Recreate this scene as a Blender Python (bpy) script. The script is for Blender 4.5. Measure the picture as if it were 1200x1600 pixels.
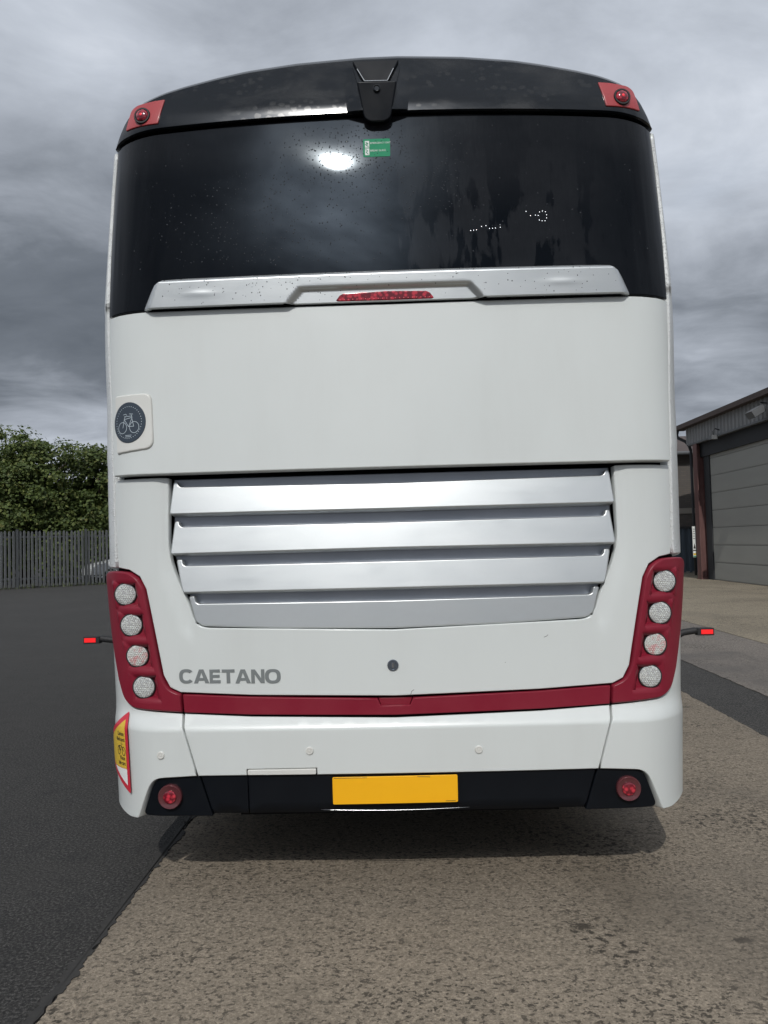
import bpy, bmesh, math, random
import numpy as np
from mathutils import Vector, Matrix, noise
from mathutils.geometry import delaunay_2d_cdt
R = math.radians
random.seed(11)
for o in list(bpy.data.objects): bpy.data.objects.remove(o)
sc = bpy.context.scene
COL = sc.collection

# ------------------------------------------------------------------ camera
CAM = Vector((0.05, -3.11, 1.43)); PSI, THT, RHO = .0242, math.atan(48/1200), .026
fwd = Vector((-math.sin(PSI)*math.cos(THT), math.cos(PSI)*math.cos(THT), math.sin(THT)))
r0 = Vector((math.cos(PSI), math.sin(PSI), 0)); u0 = r0.cross(fwd)
rv = math.cos(RHO)*r0 - math.sin(RHO)*u0; uv = math.sin(RHO)*r0 + math.cos(RHO)*u0
cd = bpy.data.cameras.new('camera'); cam = bpy.data.objects.new('camera', cd); COL.objects.link(cam)
cd.sensor_fit = 'VERTICAL'; cd.sensor_height = 24; cd.lens = 18.0; cd.clip_start = .05; cd.clip_end = 3000
M = Matrix.Identity(4)
for i in range(3): M[i][0], M[i][1], M[i][2], M[i][3] = rv[i], uv[i], -fwd[i], CAM[i]
cam.matrix_world = M; sc.camera = cam

# ------------------------------------------------------------------ world and sun
SUN_EL, SUN_AZ = R(42), R(6.5)            # sun behind the camera, a little to its left
sdir = Vector((-math.sin(SUN_AZ)*math.cos(SUN_EL), -math.cos(SUN_AZ)*math.cos(SUN_EL), math.sin(SUN_EL)))
w = bpy.data.worlds.new('World'); sc.world = w; w.use_nodes = True
nt = w.node_tree; nt.nodes.clear()
def N_(t, tree=None, **k):
    n = (tree or nt).nodes.new(t)
    for a, b in k.items(): setattr(n, a, b)
    return n
def L_(a, b, tree=None): (tree or nt).links.new(a, b)
def build_world():
    out = N_('ShaderNodeOutputWorld'); bg = N_('ShaderNodeBackground'); bg.inputs[1].default_value = .1
    L_(bg.outputs[0], out.inputs[0])
    sky = N_('ShaderNodeTexSky', sky_type='NISHITA', sun_disc=False, sun_elevation=SUN_EL,
             sun_rotation=math.pi+SUN_AZ, altitude=20, air_density=1.2, dust_density=2.5)
    tc = N_('ShaderNodeTexCoord'); sep = N_('ShaderNodeSeparateXYZ'); L_(tc.outputs['Generated'], sep.inputs[0])
    def math_(op, a, b=None, clamp=False):
        m = N_('ShaderNodeMath', operation=op, use_clamp=clamp)
        for i, v in enumerate((a, b)):
            if v is None: continue
            if isinstance(v, (int, float)): m.inputs[i].default_value = v
            else: L_(v, m.inputs[i])
        return m.outputs[0]
    zc = math_('ADD', math_('MAXIMUM', sep.outputs[2], 0.0), .22)
    px = math_('DIVIDE', sep.outputs[0], zc); py = math_('DIVIDE', sep.outputs[1], zc)
    cb = N_('ShaderNodeCombineXYZ'); L_(px, cb.inputs[0]); L_(py, cb.inputs[1])
    def noise_(scale, detail, rough, off, dist=0):
        mp = N_('ShaderNodeMapping'); mp.inputs[1].default_value = off; mp.inputs[3].default_value = (scale*.75, scale, scale)
        L_(cb.outputs[0], mp.inputs[0])
        n = N_('ShaderNodeTexNoise'); n.inputs['Scale'].default_value = 1; n.inputs['Detail'].default_value = detail
        n.inputs['Roughness'].default_value = rough; n.inputs['Distortion'].default_value = dist
        L_(mp.outputs[0], n.inputs[0]); return n.outputs[0]
    n1 = noise_(1.15, 6, .52, (3.1, 1.7, 0), .25); n2 = noise_(3.4, 7, .6, (7.2, 4.4, 2), .4)
    mix = math_('ADD', math_('MULTIPLY', n1, .64), math_('MULTIPLY', n2, .36))
    # the deck is thin overhead, thick and dark low down, with a paler gap at the skyline
    el = N_('ShaderNodeValToRGB'); L_(sep.outputs[2], el.inputs[0]); e = el.color_ramp.elements
    e[0].position = 0.0; e[0].color = (.74,)*3+(1,); e[1].position = 1.0; e[1].color = (.70,)*3+(1,)
    for p, v in ((.10, .72), (.15, .46), (.24, .36), (.34, .52), (.46, .70), (.60, .74)):
        q = e.new(p); q.color = (v,)*3+(1,)
    br = math_('ADD', el.outputs[0], math_('MULTIPLY', math_('SUBTRACT', mix, .5), 1.75), clamp=True)
    cr = N_('ShaderNodeValToRGB'); L_(br, cr.inputs[0]); e = cr.color_ramp.elements
    e[0].position = .0; e[0].color = (.085, .100, .122, 1); e[1].position = 1; e[1].color = (.74, .78, .85, 1)
    for p, c in ((.3, (.150, .170, .200, 1)), (.55, (.320, .350, .400, 1)), (.75, (.48, .52, .585, 1))):
        q = e.new(p); q.color = c
    # cloud glows where the sun shines through it (forward scatter)
    dt = N_('ShaderNodeVectorMath', operation='DOT_PRODUCT'); nv = N_('ShaderNodeVectorMath', operation='NORMALIZE')
    L_(tc.outputs['Generated'], nv.inputs[0]); L_(nv.outputs[0], dt.inputs[0]); dt.inputs[1].default_value = tuple(sdir)
    glow = math_('MULTIPLY', math_('POWER', math_('MAXIMUM', dt.outputs['Value'], 0.0), 130.0), math_('MULTIPLY', math_('MAXIMUM', math_('SUBTRACT', n2, .34), 0.0), 12.0))
    sc10 = N_('ShaderNodeVectorMath', operation='SCALE'); L_(cr.outputs[0], sc10.inputs[0]); L_(math_('ADD', math_('MULTIPLY', glow, 60.0), 10.0), sc10.inputs[3])
    thin = N_('ShaderNodeValToRGB'); L_(n1, thin.inputs[0]); e = thin.color_ramp.elements
    e[0].position = .60; e[0].color = (1, 1, 1, 1); e[1].position = .80; e[1].color = (.72, .72, .72, 1)
    mx = N_('ShaderNodeMix', data_type='RGBA'); L_(thin.outputs[0], mx.inputs[0]); L_(sky.outputs[0], mx.inputs[6]); L_(sc10.outputs[0], mx.inputs[7])
    L_(mx.outputs[2], bg.inputs[0])
build_world()
sl = bpy.data.lights.new('sun', 'SUN'); sl.energy = 2.0; sl.angle = R(.53); sl.color = (1, .965, .91)
so = bpy.data.objects.new('sun', sl); COL.objects.link(so); so.location = (-4, -20, 20)
so.rotation_euler = (-sdir).to_track_quat('-Z', 'Y').to_euler()
vs = sc.view_settings; vs.view_transform = 'Standard'; vs.look = 'None'; vs.exposure = .18; vs.gamma = 1; vs.use_curve_mapping = False
sc.cycles.max_bounces = 8; sc.cycles.use_denoising = True

# ------------------------------------------------------------------ materials
MATS = {}
class MT:
    """small wrapper for building one procedural material"""
    def __init__(s, name, base=(.5, .5, .5), rough=.5, metal=0., spec=.5, coat=0.):
        m = bpy.data.materials.new(name); m.use_nodes = True; s.m = m; s.t = m.node_tree; MATS[name] = m
        s.b = s.t.nodes['Principled BSDF']; s.set(base=base, rough=rough, metal=metal, spec=spec, coat=coat)
    def set(s, **k):
        n = dict(base='Base Color', rough='Roughness', metal='Metallic', spec='Specular IOR Level', coat='Coat Weight',
                 coat_r='Coat Roughness', emit='Emission Color', emit_s='Emission Strength', normal='Normal')
        for a, v in k.items():
            i = s.b.inputs[n[a]]
            if hasattr(v, 'links') or isinstance(v, bpy.types.NodeSocket): s.t.links.new(v, i)
            elif isinstance(v, tuple): i.default_value = v if len(v) == 4 else v+(1,)
            else: i.default_value = v
        return s
    def n(s, t, **k): return N_(t, s.t, **k)
    def l(s, a, b): s.t.links.new(a, b)
    def coord(s, scale=(1, 1, 1), loc=(0, 0, 0), rot=(0, 0, 0), kind='Object'):
        if not hasattr(s, 'tc'): s.tc = s.n('ShaderNodeTexCoord')
        mp = s.n('ShaderNodeMapping'); mp.inputs[1].default_value = loc; mp.inputs[2].default_value = rot; mp.inputs[3].default_value = scale
        s.l(s.tc.outputs[kind], mp.inputs[0]); return mp.outputs[0]
    def noise(s, fr=5, detail=4, rough=.5, dist=0, vec=None, **ck):
        n = s.n('ShaderNodeTexNoise'); n.inputs['Scale'].default_value = fr; n.inputs['Detail'].default_value = detail
        n.inputs['Roughness'].default_value = rough; n.inputs['Distortion'].default_value = dist
        s.l(vec or s.coord(**ck), n.inputs[0]); return n.outputs[0]
    def vor(s, fr=5, feature='F1', vec=None, rand=1, **ck):
        n = s.n('ShaderNodeTexVoronoi', feature=feature); n.inputs['Scale'].default_value = fr
        n.inputs['Randomness'].default_value = rand
        s.l(vec or s.coord(**ck), n.inputs[0]); return n
    def ramp(s, fac, *stops):
        n = s.n('ShaderNodeValToRGB'); s.l(fac, n.inputs[0]); e = n.color_ramp.elements
        for i, (p, c) in enumerate(stops):
            c = (c,)*3+(1,) if isinstance(c, (int, float)) else tuple(c)+(1,)*(4-len(c))
            q = e[i] if i < 2 else e.new(p)
            q.position = p; q.color = c
        return n.outputs[0]
    def math(s, op, a, b=None, clamp=False):
        m = s.n('ShaderNodeMath', operation=op, use_clamp=clamp)
        for i, v in enumerate((a, b)):
            if v is None: continue
            if isinstance(v, (int, float)): m.inputs[i].default_value = v
            else: s.l(v, m.inputs[i])
        return m.outputs[0]
    def mix(s, f, a, b, blend='MIX'):
        n = s.n('ShaderNodeMix', data_type='RGBA', blend_type=blend)
        for i, v in ((0, f), (6, a), (7, b)):
            if isinstance(v, (int, float)): n.inputs[i].default_value = v
            elif isinstance(v, tuple): n.inputs[i].default_value = v if len(v) == 4 else v+(1,)
            else: s.l(v, n.inputs[i])
        return n.outputs[2]
    def bump(s, h, strength=.3, dist=.01, prev=None):
        n = s.n('ShaderNodeBump'); n.inputs['Strength'].default_value = strength; n.inputs['Distance'].default_value = dist
        s.l(h, n.inputs['Height'])
        if prev: s.l(prev, n.inputs['Normal'])
        s.set(normal=n.outputs[0]); return n.outputs[0]

def grime(m, base, dirt, lo=.5, hi=.8, scale=(1.2, 1.2, .5), amt=.5):
    """a faint uneven road film with vertical runs"""
    a = m.noise(2.6, 6, .55, 0, scale=scale, loc=(6.3, 2.1, 1.4)); b = m.noise(1, 5, .6, 0, scale=(26, 26, 1.1))
    f = m.math('MULTIPLY', m.ramp(a, (lo, 0.), (hi, 1.)), m.math('ADD', b, .1))
    return m.mix(m.math('MULTIPLY', f, amt), base, dirt)

m = MT('white_paint', rough=.3, coat=.35)
m.set(base=grime(m, (.575, .602, .590), (.42, .42, .40), .42, .90, amt=.40), coat_r=.12)
m.set(rough=m.ramp(m.noise(1.7, 4, loc=(3, 1, 5)), (.1, .24), (.9, .42)))
m.bump(m.noise(3.0, 2, .5), .05, .02)
m = MT('white_plastic', rough=.38, coat=.2); m.set(base=grime(m, (.60, .60, .57), (.42, .40, .35), .4, .8, amt=.5), coat_r=.2)
m = MT('pillar_white', rough=.4, coat=.2)
_d = m.vor(95); m.set(base=grime(m, (.58, .60, .60), (.38, .38, .37), amt=.6)); m.bump(m.ramp(_d.outputs[0], (.2, 1.), (.45, 0.)), .5, .003)
m = MT('silver_paint', (.5, .5, .5), .4, .72, .5, 0)
s1 = m.noise(1, 5, .65, .2, scale=(5, 5, 9)); s2 = m.noise(1, 4, .6, 0, scale=(1.5, 1.5, 70))
m.set(base=m.mix(m.ramp(s1, (.45, 0.), (.75, .55)), (.53, .552, .555), (.48, .495, .50)),
      rough=m.math('ADD', m.ramp(s1, (.3, .285), (.72, .37)), m.math('MULTIPLY', s2, .05)), coat_r=.25)
m.bump(m.noise(60, 3), .03, .002)
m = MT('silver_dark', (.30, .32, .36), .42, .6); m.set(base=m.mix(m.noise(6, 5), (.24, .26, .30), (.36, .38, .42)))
m = MT('red_paint', rough=.36, spec=.28)
m.set(base=m.mix(m.ramp(m.noise(5, 6, .6), (.35, 0.), (.75, 1.)), (.180, .008, .022), (.205, .020, .034)), coat_r=.2)
m = MT('red_panel', rough=.35, coat=.4); m.set(base=m.mix(m.noise(30, 4), (.37, .030, .034), (.32, .042, .044)), coat_r=.15)
m = MT('black_gloss', rough=.16, spec=.4)
# dust film with the round clearings that dried drops leave behind
dust = m.ramp(m.noise(1, 5, .6, .4, scale=(2.4, 2.4, 5.5), loc=(1.3, 0, .35)), (.47, 0.), (.63, 1.))
v1 = m.vor(25, scale=(1, 1, 1.3)); blob = m.ramp(m.math('ADD', v1.outputs[0], m.math('MULTIPLY', m.math('SUBTRACT', m.noise(28, 4, .65), .5), .75)), (.30, 1.), (.40, 0.))
spots = m.math('MULTIPLY', blob, m.ramp(m.noise(1, 3, .5, scale=(2.2, 2.2, 8), loc=(4.7, 0, 2.6)), (.44, 0.), (.52, 1.)))
film = m.math('MAXIMUM', m.math('MULTIPLY', dust, .25), m.math('MULTIPLY', spots, .18))
m.set(base=m.mix(film, (.004, .0058, .0085), (.050, .050, .049)), rough=m.ramp(film, (0., .13), (.6, .32)))
m = MT('black_trim', rough=.33, spec=.2); m.set(base=m.mix(m.noise(9, 5), (.0025, .0035, .0055), (.005, .0065, .009)), rough=m.ramp(m.noise(7, 5, .6), (.35, .28), (.7, .42)))
m = MT('black_rubber', (.012, .012, .013), .65)
m = MT('black_void', (.006, .006, .007), .9, 0, .1)
m = MT('underfloor', (.010, .010, .010), .9, 0, .2)
m = MT('tinted_glass', rough=.05, spec=.11)
# thin dirt veil on the glass; its zones and vertical runs paint in reflections
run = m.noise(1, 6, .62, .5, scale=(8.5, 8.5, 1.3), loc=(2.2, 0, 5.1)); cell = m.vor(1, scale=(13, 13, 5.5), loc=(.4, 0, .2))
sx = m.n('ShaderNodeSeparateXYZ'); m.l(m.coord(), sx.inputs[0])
dark_run = m.ramp(m.math('ADD', run, m.math('MULTIPLY', m.math('SUBTRACT', cell.outputs[0], .5), .22)), (.50, 0.), (.545, 1.))
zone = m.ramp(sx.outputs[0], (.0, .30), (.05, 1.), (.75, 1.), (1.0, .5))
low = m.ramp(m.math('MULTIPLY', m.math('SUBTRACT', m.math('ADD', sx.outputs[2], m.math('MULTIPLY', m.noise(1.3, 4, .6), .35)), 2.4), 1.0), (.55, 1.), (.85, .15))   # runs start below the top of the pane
amp = m.math('MAXIMUM', m.ramp(sx.outputs[0], (.0, .28), (.12, .95), (.80, .80), (1.0, .35)), m.ramp(m.math('SUBTRACT', sx.outputs[2], 2.5), (.48, .0), (.66, .80)))  # veil raised along the top, painting the reflected cloud band into the colour
veil = m.math('MULTIPLY', m.math('MULTIPLY', amp, m.math('SUBTRACT', 1.0, m.math('MULTIPLY', m.math('MULTIPLY', dark_run, zone), low))), m.ramp(m.noise(1, 5, .6, scale=(1.6, 1.6, 2.6)), (.3, .45), (.7, 1.)))
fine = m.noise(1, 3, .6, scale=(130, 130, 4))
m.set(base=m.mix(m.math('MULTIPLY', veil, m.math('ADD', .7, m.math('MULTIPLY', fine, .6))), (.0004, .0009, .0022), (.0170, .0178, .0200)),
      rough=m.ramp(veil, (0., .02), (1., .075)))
m.b.inputs['Specular Tint'].default_value = (.78, .9, 1, 1); m.b.inputs['Anisotropic'].default_value = .85
m = MT('side_glass', (.006, .008, .010), .06)
m = MT('led_lens', (.66, .68, .66), .22, .35, .5, .4); m.set(base=m.mix(m.ramp(m.vor(90).outputs[0], (.2, 1.), (.6, 0.)), (.54, .55, .54), (.74, .76, .73)))
m = MT('led_lens_red', (.66, .5, .5), .22, .35, .5, .4); m.set(base=m.mix(m.ramp(m.noise(35, 3), (.48, 0.), (.62, .8)), (.66, .67, .64), (.68, .33, .33)))
m = MT('red_lens', rough=.12, coat=.6)
_v = m.vor(60); m.set(base=m.mix(m.ramp(_v.outputs[0], (.25, 1.), (.6, 0.)), (.13, .006, .014), (.50, .03, .05)), coat_r=.05)
m = MT('red_lens_lit', (.6, .02, .03), .2, coat=.5); m.set(emit=(1, .05, .07), emit_s=.35)
m = MT('red_dot', (.75, .10, .12), .2, coat=.5)
m = MT('marker_lit', (.8, .02, .02), .25, coat=.4); m.set(emit=(1., .012, .02), emit_s=.30)
m = MT('lamp_ring', (.11, .03, .035), .2, .2, .5, .5)
m = MT('chrome', (.42, .43, .44), .22, 1.)
m = MT('lock_metal', (.16, .18, .21), .3, .8)
m = MT('letter_grey', (.165, .18, .18), .45)
m = MT('plate_yellow', rough=.4, coat=.2); m.set(base=m.mix(m.noise(12, 4), (.80, .385, .002), (.86, .43, .003)))
m = MT('badge_navy', (.030, .042, .058), .35, coat=.3)
m = MT('badge_ink', (.42, .48, .52), .5)
m = MT('sticker_red', (.50, .025, .045), .4); m = MT('sticker_yellow', (.62, .42, .045), .4)
m = MT('sticker_white', (.66, .68, .66), .7, 0, .15); m = MT('sticker_black', (.025, .022, .02), .5)
m = MT('sticker_green', rough=.75, spec=.05); m.set(base=m.mix(m.noise(40, 3), (.035, .22, .115), (.05, .27, .15)))
m = MT('droplet', (.02, .022, .025), .03, 0, .6); m = MT('led_dot', (.9, .9, .95), .5); m.set(emit=(.9, .95, 1), emit_s=1.3)
m = MT('tyre', (.018, .018, .018), .8); m = MT('steel_rim', (.35, .35, .35), .45, .6)
m = MT('scratch', (.10, .10, .10), .7)
# background
m = MT('galvanised', rough=.55, metal=.25)
m.set(base=m.mix(m.noise(1, 5, .65, scale=(2, 2, .8)), (.085, .092, .098), (.155, .16, .16)))
m = MT('galvanised_dark', (.06, .065, .068), .6, .2)
m = MT('cladding', rough=.6); m.set(base=m.mix(m.noise(1, 5, .6, scale=(.8, 3, .6)), (.19, .195, .20), (.265, .265, .26)))
m = MT('cladding_blue', rough=.6); m.set(base=m.mix(m.noise(1, 5, .6, scale=(2, 2, .6)), (.045, .065, .085), (.075, .095, .12)))
m = MT('roof_brown', rough=.7); m.set(base=m.mix(m.noise(1, 6, .6, scale=(3, .8, 3)), (.035, .024, .022), (.085, .060, .050)))
m = MT('door_grey', rough=.55); m.set(base=m.mix(m.noise(1, 6, .6, scale=(1, .5, 2.5)), (.25, .25, .23), (.32, .317, .29)))
m = MT('maroon_steel', rough=.6); m.set(base=m.mix(m.ramp(m.noise(1, 6, .65, scale=(4, 4, 1)), (.4, 0.), (.7, 1.)), (.10, .045, .042), (.16, .085, .075)))
m = MT('dark_reveal', (.025, .027, .03), .8); m = MT('gutter_grey', (.12, .125, .13), .6); m = MT('lamp_grey', (.13, .135, .14), .5, .3)
m = MT('brick', rough=.85)
bt = m.n('ShaderNodeTexBrick'); m.l(m.coord(rot=(R(90), 0, 0)), bt.inputs[0])
bt.inputs['Color1'].default_value = (.085, .066, .055, 1); bt.inputs['Color2'].default_value = (.125, .098, .08, 1); bt.inputs['Mortar'].default_value = (.075, .07, .064, 1)
bt.inputs['Scale'].default_value = 1; bt.inputs['Brick Width'].default_value = .225; bt.inputs['Row Height'].default_value = .075; bt.inputs['Mortar Size'].default_value = .012
m.set(base=m.mix(m.noise(.9, 4), bt.outputs[0], (.07, .066, .062), 'MIX'))
m = MT('concrete_lintel', (.24, .22, .19), .85)
m = MT('bark', rough=.9); m.set(base=m.mix(m.noise(1, 5, scale=(9, 9, 2)), (.05, .04, .03), (.11, .09, .07)))
m = MT('leaf', rough=.55, spec=.3)
gi = m.n('ShaderNodeNewGeometry'); oi = m.n('ShaderNodeObjectInfo')
lc = m.ramp(gi.outputs['Random Per Island'], (0., (.052, .078, .024)), (.6, (.105, .142, .042)), (.92, (.16, .19, .055)), (1., (.21, .21, .075)))
m.set(base=m.mix(m.math('MULTIPLY', oi.outputs['Random'], .35), lc, (.05, .078, .026)))
tr = m.n('ShaderNodeBsdfTranslucent'); m.l(m.mix(.5, lc, (.06, .09, .015)), tr.inputs[0])
ms = m.n('ShaderNodeMixShader'); ms.inputs[0].default_value = .35
m.l(m.b.outputs[0], ms.inputs[1]); m.l(tr.outputs[0], ms.inputs[2]); m.l(ms.outputs[0], m.t.nodes['Material Output'].inputs[0])
m = MT('weed', (.07, .085, .035), .7)
m = MT('car_paint', (.70, .72, .73), .25, 0, .5, .6)

# ground materials
def asphalt(name, k):
    m = MT(name, rough=.85, spec=.3)
    a1 = m.noise(85, 4, .75); a2 = m.noise(.55, 6, .6, .4); a3 = m.vor(75); a4 = m.noise(7, 6, .65, .3)
    K = lambda *c: tuple(k*x for x in c)
    cc = m.mix(m.ramp(a2, (.35, 0.), (.7, 1.)), K(.034, .0325, .031), K(.048, .0465, .044))
    cc = m.mix(m.ramp(a1, (.50, 0.), (.64, .95)), cc, K(.135, .130, .122)); cc = m.mix(m.ramp(a1, (.36, .9), (.47, 0.)), cc, K(.009, .009, .009))
    cc = m.mix(m.ramp(a4, (.52, 0.), (.75, .6)), cc, K(.022, .022, .023))
    stone = m.math('MULTIPLY', m.ramp(a3.outputs[0], (.10, 1.), (.18, 0.)), m.ramp(m.noise(30, 2), (.52, 0.), (.58, 1.)))
    cc = m.mix(m.math('MULTIPLY', stone, .85), cc, K(.26, .25, .235))
    g2 = m.vor(11); cc = m.mix(m.math('MULTIPLY', m.ramp(g2.outputs[0], (.030, 1.), (.05, 0.)), .8), cc, K(.26, .25, .24))
    cc = m.mix(m.ramp(m.noise(1, 5, .65, .5, scale=(.25, 1.1, 1), loc=(3, 1, 0)), (.52, 0.), (.72, .55)), cc, K(.064, .061, .056))
    m.set(base=cc); m.bump(m.math('ADD', a1, m.math('MULTIPLY', stone, .4)), 1.0, .010)
asphalt('asphalt', .80); asphalt('asphalt_patch', 1.0)

def concrete(name, tint, wet):
    m = MT(name, rough=.8, spec=.35); T = lambda k: tuple(k*x for x in tint)
    big = m.noise(.42, 6, .58, .5); med = m.noise(2.3, 7, .62, .6, scale=(.75, 1.3, 1)); fine = m.noise(95, 4, .75)
    tamp = m.noise(1, 5, .6, .15, scale=(1.4, 55, 1))            # tamped ridges run across the slab
    c = m.mix(m.ramp(big, (.32, 0.), (.70, 1.)), T(.84), T(1.10))
    c = m.mix(m.ramp(med, (.55, 0.), (.78, .45)), c, T(.66))
    c = m.mix(m.ramp(tamp, (.45, 0.), (.66, .28)), c, T(.62)); c = m.mix(m.ramp(tamp, (.25, .28), (.45, 0.)), c, T(1.30))
    c = m.mix(m.ramp(fine, (.50, 0.), (.66, .9)), c, T(1.60)); c = m.mix(m.ramp(fine, (.36, .8), (.48, 0.)), c, T(.52))
    # pores: short dark specks, denser in patches
    pn = m.noise(1.3, 5, .6, scale=(.6, 1.2, 1), loc=(5, 3, 0))
    p1 = m.math('MULTIPLY', m.ramp(m.noise(60, 3, .6, scale=(.9, 1.1, 1)), (.56, 0.), (.60, 1.)), m.ramp(pn, (.30, .5), (.60, 1.)))
    p2 = m.math('MULTIPLY', m.ramp(m.noise(24, 5, .72, scale=(.9, 1.1, 1), loc=(8, 2, 0)), (.60, 0.), (.64, 1.)), m.ramp(pn, (.40, .2), (.58, 1.)))
    pits = m.math('MAXIMUM', m.math('MULTIPLY', p1, .80), m.math('MULTIPLY', p2, .85))
    c = m.mix(pits, c, T(.12))
    # oil spots with ragged clusters of drips
    on = m.noise(34, 4, .65); cl = m.noise(1.05, 2, .5, loc=(1.7, 6.3, 0))
    ov = m.vor(2.3, vec=m.coord(scale=(.8, 1.4, 1), loc=(.3, .8, 0)))
    oil = m.ramp(m.math('ADD', ov.outputs[0], m.math('MULTIPLY', m.math('SUBTRACT', on, .5), .30)), (.055, .85), (.095, 0.))
    drip = m.math('MULTIPLY', m.ramp(on, (.54, 0.), (.60, .9)), m.ramp(cl, (.55, 0.), (.63, 1.)))
    c = m.mix(m.math('MAXIMUM', oil, drip), c, T(.13))
    st = m.math('MULTIPLY', m.ramp(m.noise(.55, 6, .62, .9, loc=(2, 9, 0)), (.50, 0.), (.66, 1.)), wet)
    c = m.mix(m.math('MULTIPLY', st, .8), c, T(.52), 'MIX')
    m.set(base=c, rough=m.ramp(st, (0., .82), (1., .55)))
    p = m.bump(m.math('SUBTRACT', fine, m.math('MULTIPLY', pits, 1.2)), .5, .005); m.bump(tamp, .3, .005, p)
concrete('concrete_near', (.212, .178, .136), .8)
concrete('concrete_mid', (.178, .158, .138), 1.0)
concrete('concrete_apron', (.245, .21, .155), .55)

# ------------------------------------------------------------------ helpers
def link(o, parent=None):
    COL.objects.link(o)
    if parent: o.parent = parent
    return o
def tag(o, label=None, cat=None, group=None, kind=None):
    for k, v in (('label', label), ('category', cat), ('group', group), ('kind', kind)):
        if v: o[k] = v
    return o
def empty(name, loc=(0, 0, 0), rz=0, **t):
    o = bpy.data.objects.new(name, None); o.location = loc; o.rotation_euler.z = rz; o.empty_display_size = .2
    link(o); return tag(o, **t)
def mesh(name, v, f, mat, parent=None, smooth=False, normals=None, angle=None):
    me = bpy.data.meshes.new(name); me.from_pydata([tuple(p) for p in v], [], f)
    if mat: me.materials.append(MATS[mat])
    if smooth or normals or angle: me.polygons.foreach_set('use_smooth', [True]*len(me.polygons))
    if angle: me.set_sharp_from_angle(angle=R(angle))
    if normals: me.normals_split_custom_set_from_vertices([tuple(n) for n in normals])
    me.update(); return link(bpy.data.objects.new(name, me), parent)
class MB:
    def __init__(s): s.v = []; s.f = []
    def add(s, v, f):
        k = len(s.v); s.v += [tuple(p) for p in v]; s.f += [tuple(i+k for i in q) for q in f]; return s
    def box(s, x0, x1, y0, y1, z0, z1, mat=None):
        v = [Vector((x, y, z)) for x in (x0, x1) for y in (y0, y1) for z in (z0, z1)]
        if mat: v = [mat @ p for p in v]
        return s.add(v, [(0, 1, 3, 2), (4, 6, 7, 5), (0, 4, 5, 1), (2, 3, 7, 6), (0, 2, 6, 4), (1, 5, 7, 3)])
    def tube(s, pts, rad, n=8, cap=True):
        pts = [Vector(p) for p in pts]; rs = rad if isinstance(rad, (list, tuple)) else [rad]*len(pts); rings = []
        for i, p in enumerate(pts):
            d = (pts[min(i+1, len(pts)-1)]-pts[max(i-1, 0)]).normalized()
            a = d.cross(Vector((0, 0, 1)) if abs(d.z) < .9 else Vector((1, 0, 0))).normalized(); b = d.cross(a)
            rings.append([p+rs[i]*(math.cos(2*math.pi*k/n)*a+math.sin(2*math.pi*k/n)*b) for k in range(n)])
        v = [q for r_ in rings for q in r_]; f = []
        for i in range(len(pts)-1):
            for k in range(n): f.append((i*n+k, i*n+(k+1) % n, (i+1)*n+(k+1) % n, (i+1)*n+k))
        if cap: f += [tuple(range(n-1, -1, -1)), tuple((len(pts)-1)*n+k for k in range(n))]
        return s.add(v, f)
    def lathe(s, prof, n=28, mat=None):
        """profile of (radius, axial) about local -Y (pointing at the viewer)"""
        v = []; f = []
        for (r_, a) in prof:
            for k in range(n):
                t = 2*math.pi*k/n; p = Vector((r_*math.cos(t), -a, r_*math.sin(t))); v.append(mat @ p if mat else p)
        for i in range(len(prof)-1):
            for k in range(n): f.append((i*n+k, i*n+(k+1) % n, (i+1)*n+(k+1) % n, (i+1)*n+k))
        f.append(tuple((len(prof)-1)*n+k for k in range(n)))
        return s.add(v, f)
    def build(s, name, mat, parent=None, **k): return mesh(name, s.v, s.f, mat, parent, **k)

# ------------------------------------------------------------------ ground
def slab(name, pts, z, mat, kind='structure', thick=.12):
    n = len(pts); v = [(x, y, z) for x, y in pts]+[(x, y, z-thick) for x, y in pts]
    f = [tuple(range(n))]+[(i, i+n, (i+1) % n+n, (i+1) % n) for i in range(n)]
    return tag(mesh(name, v, f, mat), kind=kind)
gv = []; gf = []
mesh_g = mesh('yard_ground', [(-900, -900, 0), (900, -900, 0), (900, 900, 0), (-900, 900, 0)], [(0, 1, 2, 3)], 'asphalt'); tag(mesh_g, kind='structure')
def jag(x, ya, yb, amp, step=.03, seed=0):
    out = []; y = ya; s = 1 if yb > ya else -1; k = 0
    while (yb-y)*s > 0:
        out.append((x+amp*(noise.noise((seed, y*5, 0))+.7*noise.noise((seed, y*23, 5))+.6*noise.noise((seed, y*61, 9))), y)); st = step if -3 < y < 8 else .25; y += s*st
    out.append((x, yb)); return out
slab('concrete_hardstanding', jag(-1.095, 34, -9, .014, .012, seed=1)+jag(2.55, -9, 34, .016, seed=2), .006, 'concrete_near', thick=.03)
m = MT('tar_edge', rough=.8); m.set(base=m.mix(m.noise(40, 4, .7), (.010, .010, .010), (.045, .042, .038)))
slab('tar_edge', jag(-1.128, 34, -9, .032, .012, seed=8)+jag(-1.092, -9, 34, .026, .012, seed=12), .0095, 'tar_edge', thick=.012)
slab('asphalt_strip', jag(2.556, 34, -9, .014, .05, seed=2)+jag(3.16, -9, 34, .02, .05, seed=3), .003, 'asphalt_patch', thick=.02)
slab('concrete_hardstanding', jag(3.19, 34, -9, .012, .05, seed=4)+[(4.66, -9), (4.66, 34)], .006, 'concrete_mid', thick=.03)
slab('concrete_apron', [(4.675, 34), (4.675, -9), (22, -9), (22, 34)], .007, 'concrete_apron', thick=.03)

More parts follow.
